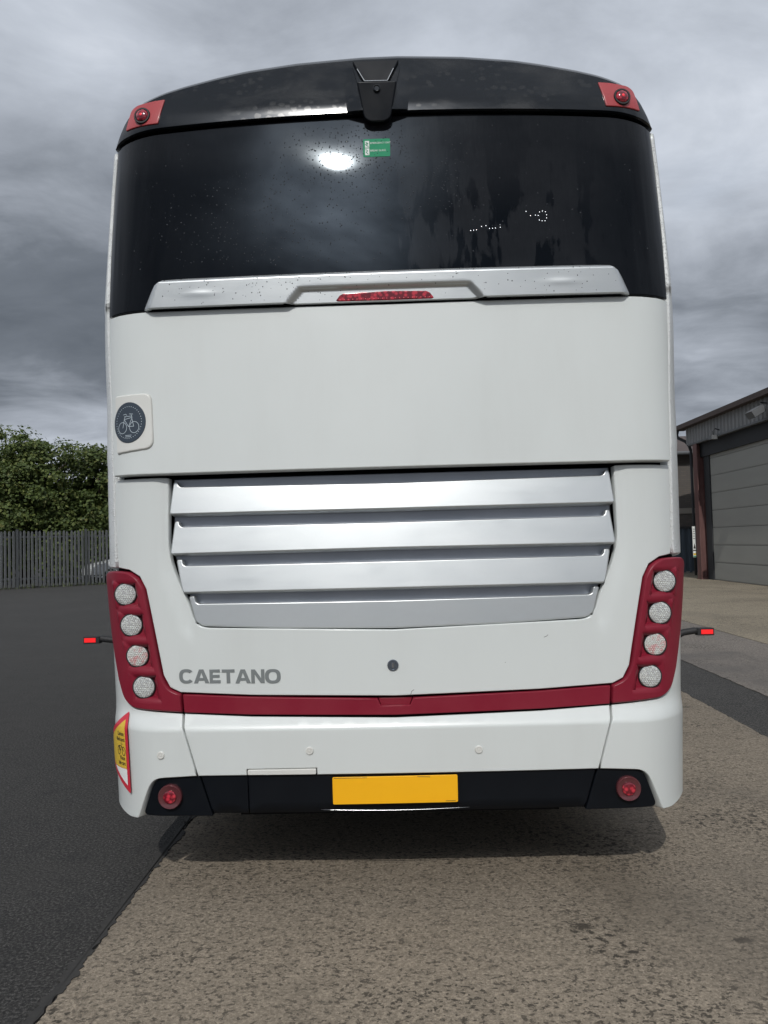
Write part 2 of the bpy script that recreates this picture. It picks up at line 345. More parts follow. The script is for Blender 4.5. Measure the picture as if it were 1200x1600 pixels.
# ------------------------------------------------------------------ coach surface: (u, z) -> point
NU = 2400; UM = 2.2; _us = np.linspace(0, UM, NU); U0, U1 = .92, 1.42
_t = np.clip((_us-U0)/(U1-U0), 0, 1)
_h = np.where(_us < U0, .05*_us/.92, .05+(math.pi/2-.05)*(_t*_t*(3-2*_t)*.5+_t*.5))
_dx = np.cos(_h)*_us[1]; _dy = np.sin(_h)*_us[1]
_x = np.concatenate([[0], np.cumsum(_dx)[:-1]]); _y = np.concatenate([[0], np.cumsum(_dy)[:-1]]); SC = 1.28/_x[-1]
def ss(t): t = min(1, max(0, t)); return t*t*(3-2*t)
def taper(z):
    t = 1+.006*ss((z-1.9)/.5)-.009*max(0, z-2.0)**2
    if z < 1.3: t -= .036*min(1, (1.3-z)/.95)**.8
    return t
def lb(z): return .045*ss((z-.680)/.082)+(.02*(z-.77) if z > .77 else 0)
def ld(z): return .045+(z-.75)*.02
def lu(z): return .03+(z-1.78)*.06
def lw(z): return .075+.134*(z-2.5)
def lv(z): d = max(0, z-3.29); e = min(d, .085); return .158+.02*e+1.6*e*e+.292*(d-e)
def P(u, z, lean):
    a = abs(u); x = float(np.interp(a, _us, _x))*SC*taper(z)
    return Vector((x if u >= 0 else -x, float(np.interp(a, _us, _y))*SC+lean(z), z))
def PN(u, z, lean, off=0., relief=None):
    def q(a, b):
        p = P(a, b, lean)
        if relief: p = relief(a, b, p)
        return p
    e = 2e-3; p = q(u, z); du = q(u+e, z)-q(u-e, z); dz = q(u, z+e)-q(u, z-e); n = du.cross(dz).normalized()
    return p+n*off, n
def inside(p, poly):
    x, y = p; c = False; j = len(poly)-1
    for i in range(len(poly)):
        xi, yi = poly[i]; xj, yj = poly[j]
        if (yi > y) != (yj > y) and x < (xj-xi)*(y-yi)/(yj-yi)+xi: c = not c
        j = i
    return c
def fillet(poly, r, seg=5):
    out = []; n = len(poly)
    for i, p in enumerate(poly):
        rr = r[i] if isinstance(r, (list, tuple)) else r
        p = Vector(p[:2]); a = Vector(poly[i-1][:2]); b = Vector(poly[(i+1) % n][:2])
        if rr <= 0: out.append(tuple(p)); continue
        da, db = a-p, b-p; la, lb_ = min(rr, da.length*.48), min(rr, db.length*.48)
        A, B = p+da.normalized()*la, p+db.normalized()*lb_
        for k in range(seg+1):
            t = k/seg; out.append(tuple((1-t)**2*A+2*t*(1-t)*p+t*t*B))
    return out
def densify(poly, step):
    out = []
    for i in range(len(poly)):
        a, b = Vector(poly[i]), Vector(poly[(i+1) % len(poly)]); n = max(1, int((b-a).length/step))
        out += [tuple(a+(b-a)*k/n) for k in range(n)]
    res = []
    for p in out:
        if not res or (Vector(p)-Vector(res[-1])).length > 4e-4: res.append(p)
    if (Vector(res[0])-Vector(res[-1])).length < 4e-4: res.pop()
    return res
def area(poly): return sum(poly[i-1][0]*poly[i][1]-poly[i][0]*poly[i-1][1] for i in range(len(poly)))/2
def inset(poly, b):
    n = len(poly); out = []
    for i in range(n):
        p = Vector(poly[i]); d1 = (p-Vector(poly[i-1])).normalized(); d2 = (Vector(poly[(i+1) % n])-p).normalized()
        n1 = Vector((-d1.y, d1.x)); n2 = Vector((-d2.y, d2.x)); m_ = (n1+n2)
        m_ = m_.normalized() if m_.length > 1e-5 else n1
        out.append(tuple(p+m_*b/max(.5, m_.dot(n1))))
    return out
def panel(name, mat, parent, outline, lean, holes=(), off=0., bevel=.003, depth=.03, relief=None, grid=.06, edge=.03, rows=()):
    """a pressed panel lying on the coach surface: curved face, rolled edge, returned flange"""
    loops = []
    for k, lp in enumerate([outline]+list(holes)):
        lp = densify(lp, edge)
        if (area(lp) < 0) == (k == 0): lp = lp[::-1]
        loops.append(lp)
    front = [inset(lp, bevel) for lp in loops]
    pts = []; edges = []; spans = []
    for lp in front:
        k = len(pts); pts += lp; edges += [(k+i, k+(i+1) % len(lp)) for i in range(len(lp))]; spans.append((k, len(lp)))
    us = [p[0] for p in front[0]]; zs = [p[1] for p in front[0]]
    nu = max(2, int((max(us)-min(us))/grid)); nz = max(2, int((max(zs)-min(zs))/grid))
    zr = [min(zs)+(max(zs)-min(zs))*j/nz for j in range(1, nz)]+list(rows)
    for i in range(1, nu):
        for z in zr:
            p = (min(us)+(max(us)-min(us))*i/nu, z)
            if inside(p, front[0]) and not any(inside(p, h) for h in front[1:]):
                if min((p[0]-q[0])**2+(p[1]-q[1])**2 for lp in front for q in lp) > (grid*.25)**2: pts.append(p)
    V, _, F, ov, _, _ = delaunay_2d_cdt([Vector(p) for p in pts], edges, [], 0, 1e-6)
    idx = {}
    for i, src in enumerate(ov):
        for s_ in src: idx[s_] = i
    F = [f_ for f_ in F if inside(tuple(sum((V[i] for i in f_), Vector((0, 0)))/len(f_)), front[0]) and not any(inside(tuple(sum((V[i] for i in f_), Vector((0, 0)))/len(f_)), h) for h in front[1:])]
    vs_, ns = [], []
    for p in V:
        q, n = PN(p.x, p.y, lean, off, relief); vs_.append(q); ns.append(n)
    for (k, cnt), lp, fr in zip(spans, loops, front):
        base = len(vs_)
        for d_, wgt in ((bevel, .75), (depth, 1.)):
            for i in range(cnt):
                p = lp[i]; q, n = PN(p[0], p[1], lean, off-d_, relief)
                qi, _n = PN(fr[i][0], fr[i][1], lean, off-d_, relief); o_ = (q-qi)
                o_ = (o_-n*o_.dot(n)).normalized() if o_.length > 1e-6 else n
                vs_.append(q); ns.append((n*(1-wgt)+o_*wgt).normalized())
        for i in range(cnt):
            j = (i+1) % cnt
            F.append((idx[k+j], idx[k+i], base+i, base+j)); F.append((base+j, base+i, base+cnt+i, base+cnt+j))
    return mesh(name, vs_, F, mat, parent, normals=ns)
def mir(half):
    """closed outline from its right half, listed from the top centre (or top right) down to the bottom centre"""
    return list(half)+[(-u, z) for u, z in reversed(half) if abs(u) > 1e-6]
def strokes(name, mat, parent, lines, width, lean, off, dots=(), dr=.004, relief=None):
    b = MB()
    for ln in lines:
        for p, q in zip(ln[:-1], ln[1:]):
            d = Vector(q)-Vector(p)
            if d.length < 1e-6: continue
            k = max(1, int(d.length/.02)); t = Vector((-d.y, d.x)).normalized()*width/2; e_ = d.normalized()*width*.3
            a0 = Vector(p)-e_; a1 = Vector(q)+e_; vv = []
            for i in range(k+1):
                c = a0+(a1-a0)*i/k
                for s_ in (1, -1):
                    w_ = c+t*s_; vv.append(PN(w_.x, w_.y, lean, off, relief)[0])
            b.add(vv, [(2*i, 2*i+1, 2*i+3, 2*i+2) for i in range(k)])
    for (u, z) in dots:
        b.add([PN(u+dr*math.cos(t*math.pi/4), z+dr*math.sin(t*math.pi/4), lean, off, relief)[0] for t in range(8)], [tuple(range(8))])
    return b.build(name, mat, parent)
def text_on(name, mat, parent, body, u, z, h, lean, off, align='LEFT', sx=1., bold=0.):
    cu = bpy.data.curves.new(name, 'FONT'); cu.body = body; cu.align_x = align; cu.size = 1; cu.offset = bold; cu.resolution_u = 2
    o = bpy.data.objects.new(name, cu); COL.objects.link(o); bpy.context.view_layer.update()
    me = bpy.data.meshes.new_from_object(o.evaluated_get(bpy.context.evaluated_depsgraph_get())); bpy.data.objects.remove(o)
    k = h/.70
    for v in me.vertices: v.co = PN(u+v.co.x*k*sx, z+v.co.y*k, lean, off)[0]
    me.materials.clear(); me.materials.append(MATS[mat]); return link(bpy.data.objects.new(name, me), parent)

# ------------------------------------------------------------------ the coach
coach = empty('coach', (0, 0, 0), label='white coach seen from the rear with silver louvred engine cover and dark rear window', cat='coach')
ZT = ([0, .08, .36, .58, .704, .85, .925, 1.04, 1.095, 1.13, 1.16, 1.20, 1.24], [3.650, 3.650, 3.632, 3.602, 3.573, 3.532, 3.506, 3.460, 3.422, 3.388, 3.350, 3.315, 3.288])
def zt(u):
    z = float(np.interp(abs(u), *ZT)); return 1.43+(z-1.43)*(1-.015*min(1, max(0, z-3.29)/.36))
def zb(u): return 3.303-.03*min(1, abs(u)/1.1)**2
# body shell: side walls and roof, seen only where the corners turn forward
sec = [(-1.262*taper(z), z) for z in (.36, .5, .75, 1.0, 1.4, 1.8, 2.2, 2.6, 2.9, 3.1, 3.22)]
roof = [(P(u, zt(u), lv).x*.992, zt(u)-.012) for u in np.linspace(-1.19, 1.19, 41)]
sec = sec+[(x, z) for x, z in roof]+[(-x, z) for x, z in reversed(sec)]
YS = [.62, 1.5, 4, 8, 11.4, 11.9]; v = []; f = []
for k, y in enumerate(YS):
    s_ = 1 if k < 5 else .9
    v += [(x*s_, y, .36+(z-.36)*s_) for x, z in sec]
n = len(sec)
for k in range(len(YS)-1): f += [(k*n+i, (k+1)*n+i, (k+1)*n+(i+1) % n, k*n+(i+1) % n) for i in range(n)]
f.append(tuple((len(YS)-1)*n+i for i in range(n)))
mesh('body_shell', v, f, 'white_paint', coach, angle=40)
# dark bulkhead behind the panel gaps
def lback(z):
    if z < .76: return .075
    if z < 1.74: return .16
    if z < 2.46: return .15
    return lw(z)+.06
zz = [.40, .60, .755, .765, 1.0, 1.4, 1.735, 1.745, 2.1, 2.455, 2.465, 2.8, 3.27]; uu = np.linspace(-1.45, 1.45, 90); v = []; f = []
for z in zz: v += [P(u*.985, z, lback) for u in uu]
for j in range(len(zz)-1): f += [(j*90+i, j*90+i+1, (j+1)*90+i+1, (j+1)*90+i) for i in range(89)]
mesh('bulkhead', v, f, 'black_void', coach, smooth=True)
# corner pillars
for s in (1, -1):
    pl = [(1.165, 1.352), (1.170, 1.735), (1.204, 2.44), (1.232, 2.75), (1.244, 3.05), (1.230, 3.262), (1.75, 3.262), (1.75, 1.30), (1.27, 1.352)]
    panel('corner_pillar', 'pillar_white', coach, [(s*u, z) for u, z in pl], lambda z: lw(z) if z > 2.5 else (lu(z)+.012 if z > 1.8 else ld(z)-.017*ss((z-1.3)/.5)+.004), bevel=.005, depth=.05, grid=.04, relief=lambda u, z, p, s=s: p+Vector((s*.010*ss((z-2.0)/.5), -.004*ss((z-2.0)/.5), 0)))
# rear window
wo = mir([(0, 3.296), (.34, 3.296), (.62, 3.287), (.90, 3.270), (1.10, 3.262), (1.222, 3.262), (1.236, 3.05), (1.224, 2.75), (1.196, 2.45), (1.07, 2.446), (.9, 2.442), (0, 2.436)])
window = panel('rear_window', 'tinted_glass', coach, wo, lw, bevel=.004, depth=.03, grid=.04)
panel('exit_sticker', 'sticker_green', window, fillet([(-.076, 3.188), (.037, 3.188), (.037, 3.103), (-.076, 3.103)], .006), lw, off=.0012, bevel=.0004, depth=.001)
panel('exit_pictogram', 'sticker_white', window, [(-.068, 3.179), (-.050, 3.179), (-.050, 3.147), (-.068, 3.147)], lw, off=.0020, bevel=.0003, depth=.0008)
panel('exit_pictogram', 'sticker_white', window, [(-.068, 3.143), (-.050, 3.143), (-.050, 3.111), (-.068, 3.111)], lw, off=.0020, bevel=.0003, depth=.0008)
strokes('pictogram_line', 'sticker_green', window, [[(-.064, 3.172), (-.055, 3.166), (-.062, 3.157), (-.054, 3.152)], [(-.059, 3.168), (-.066, 3.160)], [(-.065, 3.138), (-.057, 3.131), (-.063, 3.124), (-.055, 3.115)]], .003, lw, .0026)
text_on('exit_text', 'sticker_white', window, 'EMERGENCY EXIT', -.046, 3.1635, .0085, lw, .0022, sx=.88)
text_on('exit_text', 'sticker_white', window, 'BREAK GLASS', -.046, 3.1275, .0085, lw, .0022, sx=.88)
# rain beads on the glass and a few bright dots of the display behind it
b = MB(); rnd = random.Random(5)
def bead(b, u, z, r_, lean, off=0., relief=None):
    c, n = PN(u, z, lean, off, relief); t = n.cross(Vector((0, 0, 1))).normalized(); q = t.cross(n)
    k = 6; vv = [c+r_*(math.cos(i*math.pi/3)*t+1.25*math.sin(i*math.pi/3)*q) for i in range(k)]+[c+n*r_*.42+.62*r_*(math.cos(i*math.pi/3)*t+1.2*math.sin(i*math.pi/3)*q) for i in range(k)]+[c+n*r_*.58]
    b.add(vv, [(i, (i+1) % k, k+(i+1) % k, k+i) for i in range(k)]+[(k+i, k+(i+1) % k, 2*k) for i in range(k)])
for i in range(1150):
    q = rnd.random()
    if q < .35: u, z = rnd.gauss(-.12, .16), rnd.gauss(3.13, .09)
    elif q < .70: u, z = rnd.gauss(-.48, .24), rnd.uniform(2.62, 3.05)
    elif q < .9: u, z = rnd.gauss(.15, .14), rnd.gauss(3.02, .14)
    else: u, z = rnd.uniform(-1.1, 1.1), rnd.uniform(2.62, 3.25)
    if abs(u) < 1.15 and 2.60 < z < 3.26: bead(b, u, z, rnd.choice((.0016, .0020, .0024, .0032)), lw)
tag(b.build('rain_beads', 'droplet', window, smooth=True), kind='stuff')
dots = [(.355+.012*i, 2.745+.001*i) for i in range(3)]+[(.400, 2.762), (.418, 2.765), (.432, 2.752), (.444, 2.752), (.456, 2.753), (.476, 2.768), (.476, 2.756)]
dots += [(.602, 2.806), (.585, 2.826), (.622, 2.808)]+[(.640, 2.822), (.652, 2.826), (.664, 2.822), (.668, 2.808), (.667, 2.794), (.660, 2.781), (.648, 2.781), (.637, 2.785), (.634, 2.806)]
tag(strokes('display_dot', 'led_dot', window, [], .001, lw, .0012, dots=dots, dr=.0016), kind='stuff')
# upper white panel
panel('upper_panel', 'white_paint', coach, fillet(mir([(0, 2.430), (.65, 2.435), (.97, 2.438), (1.07, 2.440), (1.196, 2.446), (1.172, 2.1), (1.150, 1.741), (.95, 1.739), (0, 1.739)]), [0, 0, 0, 0, .008, 0, .012, 0, 0, 0, .012, 0, .008, 0, 0, 0]), lu, bevel=.006, depth=.05, grid=.05)
# badge plate on its corner
bp = panel('badge_plate', 'white_plastic', coach, fillet([(-1.128, 2.086), (-.948, 2.084), (-.938, 1.848), (-1.115, 1.832)], [.012, .035, .04, .012]), lu, off=.010, bevel=.008, depth=.02, grid=.03)
def ell(cu, cz, ru, rz, n=40): return [(cu+ru*math.cos(2*math.pi*k/n), cz+rz*math.sin(2*math.pi*k/n)) for k in range(n)]
panel('badge_disc', 'badge_navy', bp, ell(-1.046, 1.963, .077, .087), lu, off=.0125, bevel=.001, depth=.004, grid=.03)
BU, BZ = -1.046, 1.963
wh = lambda cx, cz, r_: [(BU+cx+r_*.88*math.cos(k*math.pi/9), BZ+cz+r_*math.sin(k*math.pi/9)) for k in range(19)]
bike = [[(BU+x, BZ+z) for x, z in ln] for ln in ([(-.026, -.022), (-.018, .018), (-.014, .026)], [(-.018, .014), (.018, .020), (.014, .032)], [(-.018, .012), (.002, -.018), (.018, .018)], [(.002, -.018), (.026, -.018), (.018, .014)], [(-.024, .034), (-.012, .036), (-.006, .031)], [(.006, .036), (.022, .034)], [(-.018, .026), (.018, .026)])]
strokes('bicycle_symbol', 'badge_ink', bp, bike+[wh(-.028, -.022, .024), wh(.028, -.022, .024)], .0022, lu, .0135)
strokes('badge_dotted_ring', 'badge_ink', bp, [[(BU-.013, BZ-.055), (BU+.015, BZ-.055)], [(BU-.013, BZ-.061), (BU+.013, BZ-.061)]], .0022, lu, .0135, dots=[p for p in ell(BU, BZ, .060, .068, 38)], dr=.0019)
# silver spoiler under the window
SPO = [(0, 2.572), (.64, 2.572), (.80, 2.573), (.855, 2.570), (.897, 2.559), (.926, 2.539), (.946, 2.510), (.961, 2.476), (.976, 2.441), (.3, 2.437), (0, 2.436)]
def sp_rel(u, z, p):
    m_ = ss((2.578-z)/.030)*ss((.985-abs(u)-.30*max(0, z-2.45))/.045)        # swells off the glass
    yf = P(u, 2.44, lu).y-.032+.012*ss((z-2.55)/.03)-.02*(z-2.44)
    k = ss((.398-abs(u)-.80*(z-2.44))/.034)*ss((2.508-z)/.018)               # pocket for the brake lamp
    yf += .021*k
    for cu in (-.74, .70): yf -= .0016*math.exp(-((u-cu)/.06)**2-((z-2.492)/.012)**2)
    return Vector((p.x, p.y+(yf-p.y)*m_, p.z))
sp = panel('rear_spoiler', 'silver_paint', coach, mir(SPO), lw, off=.004, bevel=.003, depth=.02, relief=sp_rel, grid=.0085, edge=.012)
BL = fillet(mir([(0, 2.481), (.165, 2.476), (.180, 2.468), (.196, 2.446), (.19, 2.440), (0, 2.4385)]), .006)
panel('brake_light', 'red_lens', coach, BL, lambda z: lu(2.44)-.02*(z-2.44), off=.020, bevel=.006, depth=.03, grid=.03, relief=None)
strokes('lens_dots', 'red_dot', bpy.data.objects['brake_light'], [], .001, lambda z: lu(2.44)-.02*(z-2.44), .0212, dots=[(-.178+.0169*i, 2.4475) for i in range(22)], dr=.0022)
b = MB()
for i in range(150):
    u = rnd.uniform(-.92, .92); z = rnd.uniform(2.45, 2.56); bead(b, u, z, rnd.choice((.0014, .0018, .0024)), lw, .004, sp_rel)
tag(b.build('rain_beads', 'droplet', sp, smooth=True), kind='stuff')

# engine door with its open-topped louvre bay
bay = [(.898, 1.727), (.895, 1.42), (.880, 1.352), (.822, 1.20), (.798, 1.118), (.764, 1.096), (0, 1.073)]
dr = [(.898, 1.727), (1.160, 1.727), (1.150, 1.5), (1.136, 1.352), (1.07, 1.343), (1.018, 1.315), (.992, 1.262), (.935, .905), (.910, .855), (.868, .834), (.58, .819), (0, .806)]
door_o = fillet(dr, [.006, .01, 0, 0, 0, 0, 0, 0, 0, 0, 0, 0])
door_o = door_o+[(-u, z) for u, z in reversed(door_o[:-1])]
bl = fillet([bay[0]]+bay[1:], [0, .05, .03, .0, .03, .03, 0])
inner = [(-u, z) for u, z in bl]+[(u, z) for u, z in reversed(bl[:-1])]
door_poly = door_o+inner[1:-1]
# (runs round the outside from the right shoulder to the left shoulder, then back along the bay)
bayline = [Vector(p) for p in bay]
def door_rel(u, z, p):
    q = Vector((abs(u), z)); d = 9
    for a, c in zip(bayline[:-1], bayline[1:]):
        e_ = c-a; t = max(0, min(1, (q-a).dot(e_)/e_.length_squared)); d = min(d, (q-a-e_*t).length)
    wdt = .05+.03*ss((1.45-z)/.3)
    if z < 1.12 and abs(u) < .80: return p
    return p+Vector((0, .010*(1-ss(d/wdt)), 0))
door = panel('engine_door', 'white_paint', coach, door_poly, ld, bevel=.004, depth=.035, relief=door_rel, grid=.03, edge=.03)
def lslat(zb_, zt_):
    return lambda z: ld(z)-.008+.019*(z-zb_)/(zt_-zb_)
SL = [([(0, 1.679), (.842, 1.688), (.853, 1.694), (.858, 1.711), (.876, 1.711), (.888, 1.571), (0, 1.5690)], 1.569, 1.68),
      ([(0, 1.516), (.838, 1.519), (.849, 1.525), (.854, 1.544), (.872, 1.544), (.885, 1.404), (0, 1.408)], 1.408, 1.52),
      ([(0, 1.355), (.826, 1.356), (.837, 1.362), (.842, 1.383), (.867, 1.383), (.838, 1.243), (0, 1.243)], 1.243, 1.356),
      ([(0, 1.193), (.780, 1.197), (.792, 1.203), (.797, 1.229), (.822, 1.229), (.797, 1.123), (.768, 1.103), (.45, 1.088), (0, 1.079)], 1.10, 1.20)]
for k, (half, a, b_) in enumerate(SL):
    fl = [0, .006, .006, .006, .012, .012]+([0] if k < 3 else [.02, 0, 0])
    pts = fillet(mir(half), 0); rr = fl+[0]*20
    out = fillet(half, fl[:len(half)]) ; out = mir(out)
    panel('louvre_slat', 'silver_paint', coach, out, lslat(a, b_) if k < 3 else (lambda z: ld(z)+.006+.007*(z-1.08)/.12), bevel=.006, depth=.05, grid=.04, edge=.03)
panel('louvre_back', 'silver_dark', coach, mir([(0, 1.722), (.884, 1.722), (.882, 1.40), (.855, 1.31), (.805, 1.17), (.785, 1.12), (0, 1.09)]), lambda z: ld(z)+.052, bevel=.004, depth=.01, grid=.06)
# door lock, lettering and small marks
c, n_ = PN(-.006, .930, ld); Mlk = Matrix.Translation(c+Vector((0, -.001, 0)))
MB().lathe([(.023, -.004), (.023, .004), (.020, .007), (.017, .007), (.016, .004), (.013, .004), (.012, .006), (.001, .006)], 24, Mlk).build('door_lock', 'lock_metal', door, angle=30)
MB().box(-.0025, .0025, -.009, -.004, -.009, .009, Mlk).build('keyhole', 'chrome', door)
GL = {'A': ([(-.02, 0), (.35, 1), (.65, 1), (1.02, 0), (.75, 0), (.69, .19), (.31, .19), (.25, 0)], [[(.375, .38), (.625, .38), (.5, .77)]]),
      'E': ([(0, 0), (0, 1), (.90, 1), (.92, .78), (.28, .78), (.28, .61), (.88, .61), (.88, .40), (.28, .40), (.28, .22), (.95, .22), (.95, 0)], []),
      'T': ([(.36, 0), (.36, .78), (0, .78), (0, 1), (1, 1), (1, .78), (.64, .78), (.64, 0)], []),
      'N': ([(0, 0), (0, 1), (.29, 1), (.74, .36), (.74, 1), (1, 1), (1, 0), (.71, 0), (.26, .64), (.26, 0)], [])}
def sup(a, rx, ry, e=.78): c_, s_ = math.cos(a), math.sin(a); return (.5+rx*math.copysign(abs(c_)**e, c_), .5+ry*math.copysign(abs(s_)**e, s_))
GL['O'] = ([sup(2*math.pi*k/32, .53, .52) for k in range(32)], [[sup(2*math.pi*k/28, .275, .31) for k in range(28)]])
arc = [R(38+(322-38)*k/26) for k in range(27)]
GL['C'] = ([sup(a, .53, .52) for a in arc]+[sup(a, .275, .31) for a in reversed(arc)], [])
u = -.868; cap = .0565
for ch, wd in zip('CAETANO', (.056, .060, .047, .052, .060, .054, .060)):
    o_, hs = GL[ch]; z0 = .8715-.012*(u+.868)/.41*.5
    panel('letter', 'letter_grey', door, [(u+x*wd, z0+y*cap) for x, y in o_], ld, holes=[[(u+x*wd, z0+y*cap) for x, y in h] for h in hs], off=.0022, bevel=.0003, depth=.0022, grid=.05, edge=.02, relief=door_rel)
    u += wd+.0035
tag(strokes('paint_chip', 'scratch', door, [[(.061, .808), (.066, .823), (.075, .829)], [(.603, 1.030), (.611, 1.037)], [(.596, 1.028), (.603, 1.031)]], .002, ld, .0008, dots=[(.44, .93)], dr=.0015, relief=door_rel), kind='stuff')

# tail lamp housings
POD = [(1.236, 1.334), (1.155, 1.338), (1.07, 1.334), (1.022, 1.306), (.999, 1.262), (.943, .905), (.918, .849), (.866, .827), (.862, .754), (1.08, .768), (1.128, .800), (1.162, .88), (1.207, 1.04), (1.242, 1.19), (1.256, 1.31)]
LP = [(1.095, 1.241), (1.071, 1.112), (1.047, .985), (1.022, .857)]
def lens_mesh():
    v, f = [], []; b = MB(); r_ = .0425; p_ = .0088
    b.lathe([(r_+.001, -.02), (r_+.001, 0), (r_*.98, .001)], 32)
    for j in range(-6, 7):
        for i in range(-6, 7):
            x = (i+.5*(j % 2))*p_; z = j*p_*.866
            if math.hypot(x, z) > r_-p_*.45: continue
            rr = p_*.5; k = 6
            vv = [(x+rr*math.cos(a*math.pi/3), -.0012, z+rr*math.sin(a*math.pi/3)) for a in range(k)]+[(x+rr*.62*math.cos(a*math.pi/3), -.0034, z+rr*.62*math.sin(a*math.pi/3)) for a in range(k)]+[(x, -.0043, z)]
            b.add(vv, [(a, (a+1) % k, k+(a+1) % k, k+a) for a in range(k)]+[(k+a, k+(a+1) % k, 2*k) for a in range(k)])
    return b
LENS = None
for s in (1, -1):
    def pod_rel(u, z, p):
        best = p
        for lu_, lz in LP:
            q = P(s*lu_, lz, ld); dx = (p.x-q.x)*s; dz = z-lz
            # cell: rounded square leaning with the housing
            ax = abs(dx+.008-.17*dz)-.062; az = abs(dz+.003)-.0555; d = max(ax, az) if max(ax, az) < 0 else math.hypot(max(ax, 0), max(az, 0))
            m_ = ss((.002-d)/.013)
            if m_ > 0:
                y = q.y+.012+.12*(p.y-q.y); best = Vector((p.x, p.y+(y-p.y)*m_+.006*m_, p.z))
        return best
    pod = panel('tail_lamp_housing', 'red_paint', coach, fillet([(s*u, z) for u, z in POD], [.012, 0, .02, .02, .01, .02, .03, 0, 0, .03, .03, 0, 0, 0, .012]), ld, off=.014, bevel=.008, depth=.06, relief=pod_rel, grid=.0085, edge=.012)
    for k, (lu_, lz) in enumerate(LP):
        q = P(s*lu_, lz, ld); T = Matrix.Translation((q.x, q.y-.004, lz))
        MB().lathe([(.0485, -.03), (.0485, .0), (.0470, .002), (.0440, .002), (.0435, -.004), (.01, -.004)], 32, T).build('lamp_seal', 'black_rubber', pod, angle=30)
        if LENS is None:
            L0 = lens_mesh().build('lamp_lens', 'led_lens', pod, angle=35); LENS = L0.data; lo = L0
            LRED = LENS.copy(); LRED.materials.clear(); LRED.materials.append(MATS['led_lens_red'])
        else:
            lo = bpy.data.objects.new('lamp_lens', LRED if k == 2 else LENS); link(lo, pod)
        lo.location = (q.x, q.y-.0045, lz)
        if k == 2: lo['label'] = 'clear lamp lens with a pink tint'
# red band with the finger pull in it
RB = [(.072, .7965), (.58, .811), (.857, .8255), (.854, .7525), (.58, .7405), (0, .7295)]
rb = RB+[(-u, z) for u, z in reversed(RB[:-1])]+[(-.060, .768), (.060, .768)]
panel('red_band', 'red_paint', coach, rb, ld, off=.004, bevel=.003, depth=.03, grid=.05)
panel('finger_pull', 'red_paint', coach, [(-.068, .796), (.068, .796), (.058, .766), (-.058, .766)], lambda z: ld(z)+.016, off=0, bevel=.003, depth=.02)

# bumper
BT = [(0, .7255), (.58, .7365), (.853, .7485), (.848, .70), (.843, .682), (.797, .5055), (0, .5075)]
tow = [(-.596, .5065), (-.320, .5065)]
bc = BT[:-1]+[(-.318, .507), (-.318, .533), (-.598, .531), (-.598, .507)]+[(-u, z) for u, z in reversed(BT[1:-1])]
bump_c = panel('bumper', 'white_paint', coach, bc, lb, bevel=.004, depth=.05, grid=.045, rows=(.672, .680, .69, .70, .71, .72, .73, .74))
panel('towing_eye_cover', 'white_plastic', bump_c, fillet([(-.595, .5285), (-.321, .5305), (-.321, .509), (-.595, .509)], .005), lb, off=.003, bevel=.002, depth=.02)
for s in (1, -1):
    BCo = [(.862, .7485), (1.08, .7625), (1.134, .795), (1.168, .88), (1.213, 1.04), (1.247, 1.19), (1.262, 1.325), (1.85, 1.325), (1.85, .34), (1.25, .345), (1.18, .333), (1.12, .323), (1.068, .326), (1.054, .355), (1.001, .470), (.968, .496), (.803, .5055), (.849, .682), (.856, .70)]
    pc = fillet([(s*u, z) for u, z in BCo], [0, .03, .03, 0, 0, 0, .01, 0, .02, .02, .02, .02, .008, 0, .03, .03, 0, 0, 0])
    bcr = panel('bumper_corner', 'white_paint', coach, pc, lb, bevel=.004, depth=.05, relief=lambda u, z, p: p+Vector((0, .45*(lb(.77)-lb(z))*ss((abs(u)-.97)/.24) if z < .77 else 0, 0)), grid=.04, rows=(.672, .680, .69, .70, .71, .72, .73, .74))
    BK = [(.797, .5015), (.965, .4925), (.995, .465), (1.045, .352), (1.035, .340), (.748, .340)]
    kc = panel('lower_corner_trim', 'black_trim', coach, fillet([(s*u, z) for u, z in BK], [.004, .03, .03, .01, .01, .004]), lb, off=-.016, bevel=.004, depth=.04)
    q = P(s*.916, .4225, lb); T = Matrix.Translation((q.x, q.y+.006, .4225))
    MB().lathe([(.049, -.02), (.049, .006), (.046, .011), (.042, .010), (.027, .006), (.001, .006)], 36, T).build('fog_lamp_ring', 'lamp_ring', kc, angle=30)
    MB().lathe([(.026, 0), (.026, .011), (.023, .014), (.012, .016), (.001, .0165)], 28, T).build('fog_lamp_lens', 'red_lens', kc, angle=30)
# lower black valance in two pieces, with the joint left of the plate
for pts in ([(-.600, .504), (-.789, .503), (-.742, .341), (-.600, .342)], [(-.597, .504), (-.3, .5045), (.3, .5045), (.789, .503), (.742, .341), (.3, .343), (-.3, .343), (-.597, .342)]):
    panel('lower_valance', 'black_trim', coach, pts, lambda z: .004+.03*ss((.37-z)/.06), off=-.010, bevel=.003, depth=.04, grid=.05)
npl = panel('number_plate', 'plate_yellow', coach, fillet([(-.257, .496), (.238, .498), (.238, .391), (-.257, .389)], .006), lambda z: 0, off=.004, bevel=.0015, depth=.006)
tag(strokes('plate_edge', 'sticker_black', npl, [[(-.250, .4935), (-.12, .4940)], [(.08, .4945), (.13, .4925)], [(.19, .397), (.228, .3975)]], .0018, lambda z: 0, .0048), kind='stuff')
b = MB(); b.tube([P(-.306+.588*t/14, .371-.006*math.sin(math.pi*t/14), lambda z: 0)+Vector((0, -.006, 0)) for t in range(15)], [.0008+.0016*math.sin(math.pi*t/14)**.6 for t in range(15)], 6)
b.build('chrome_strip', 'chrome', coach, smooth=True)
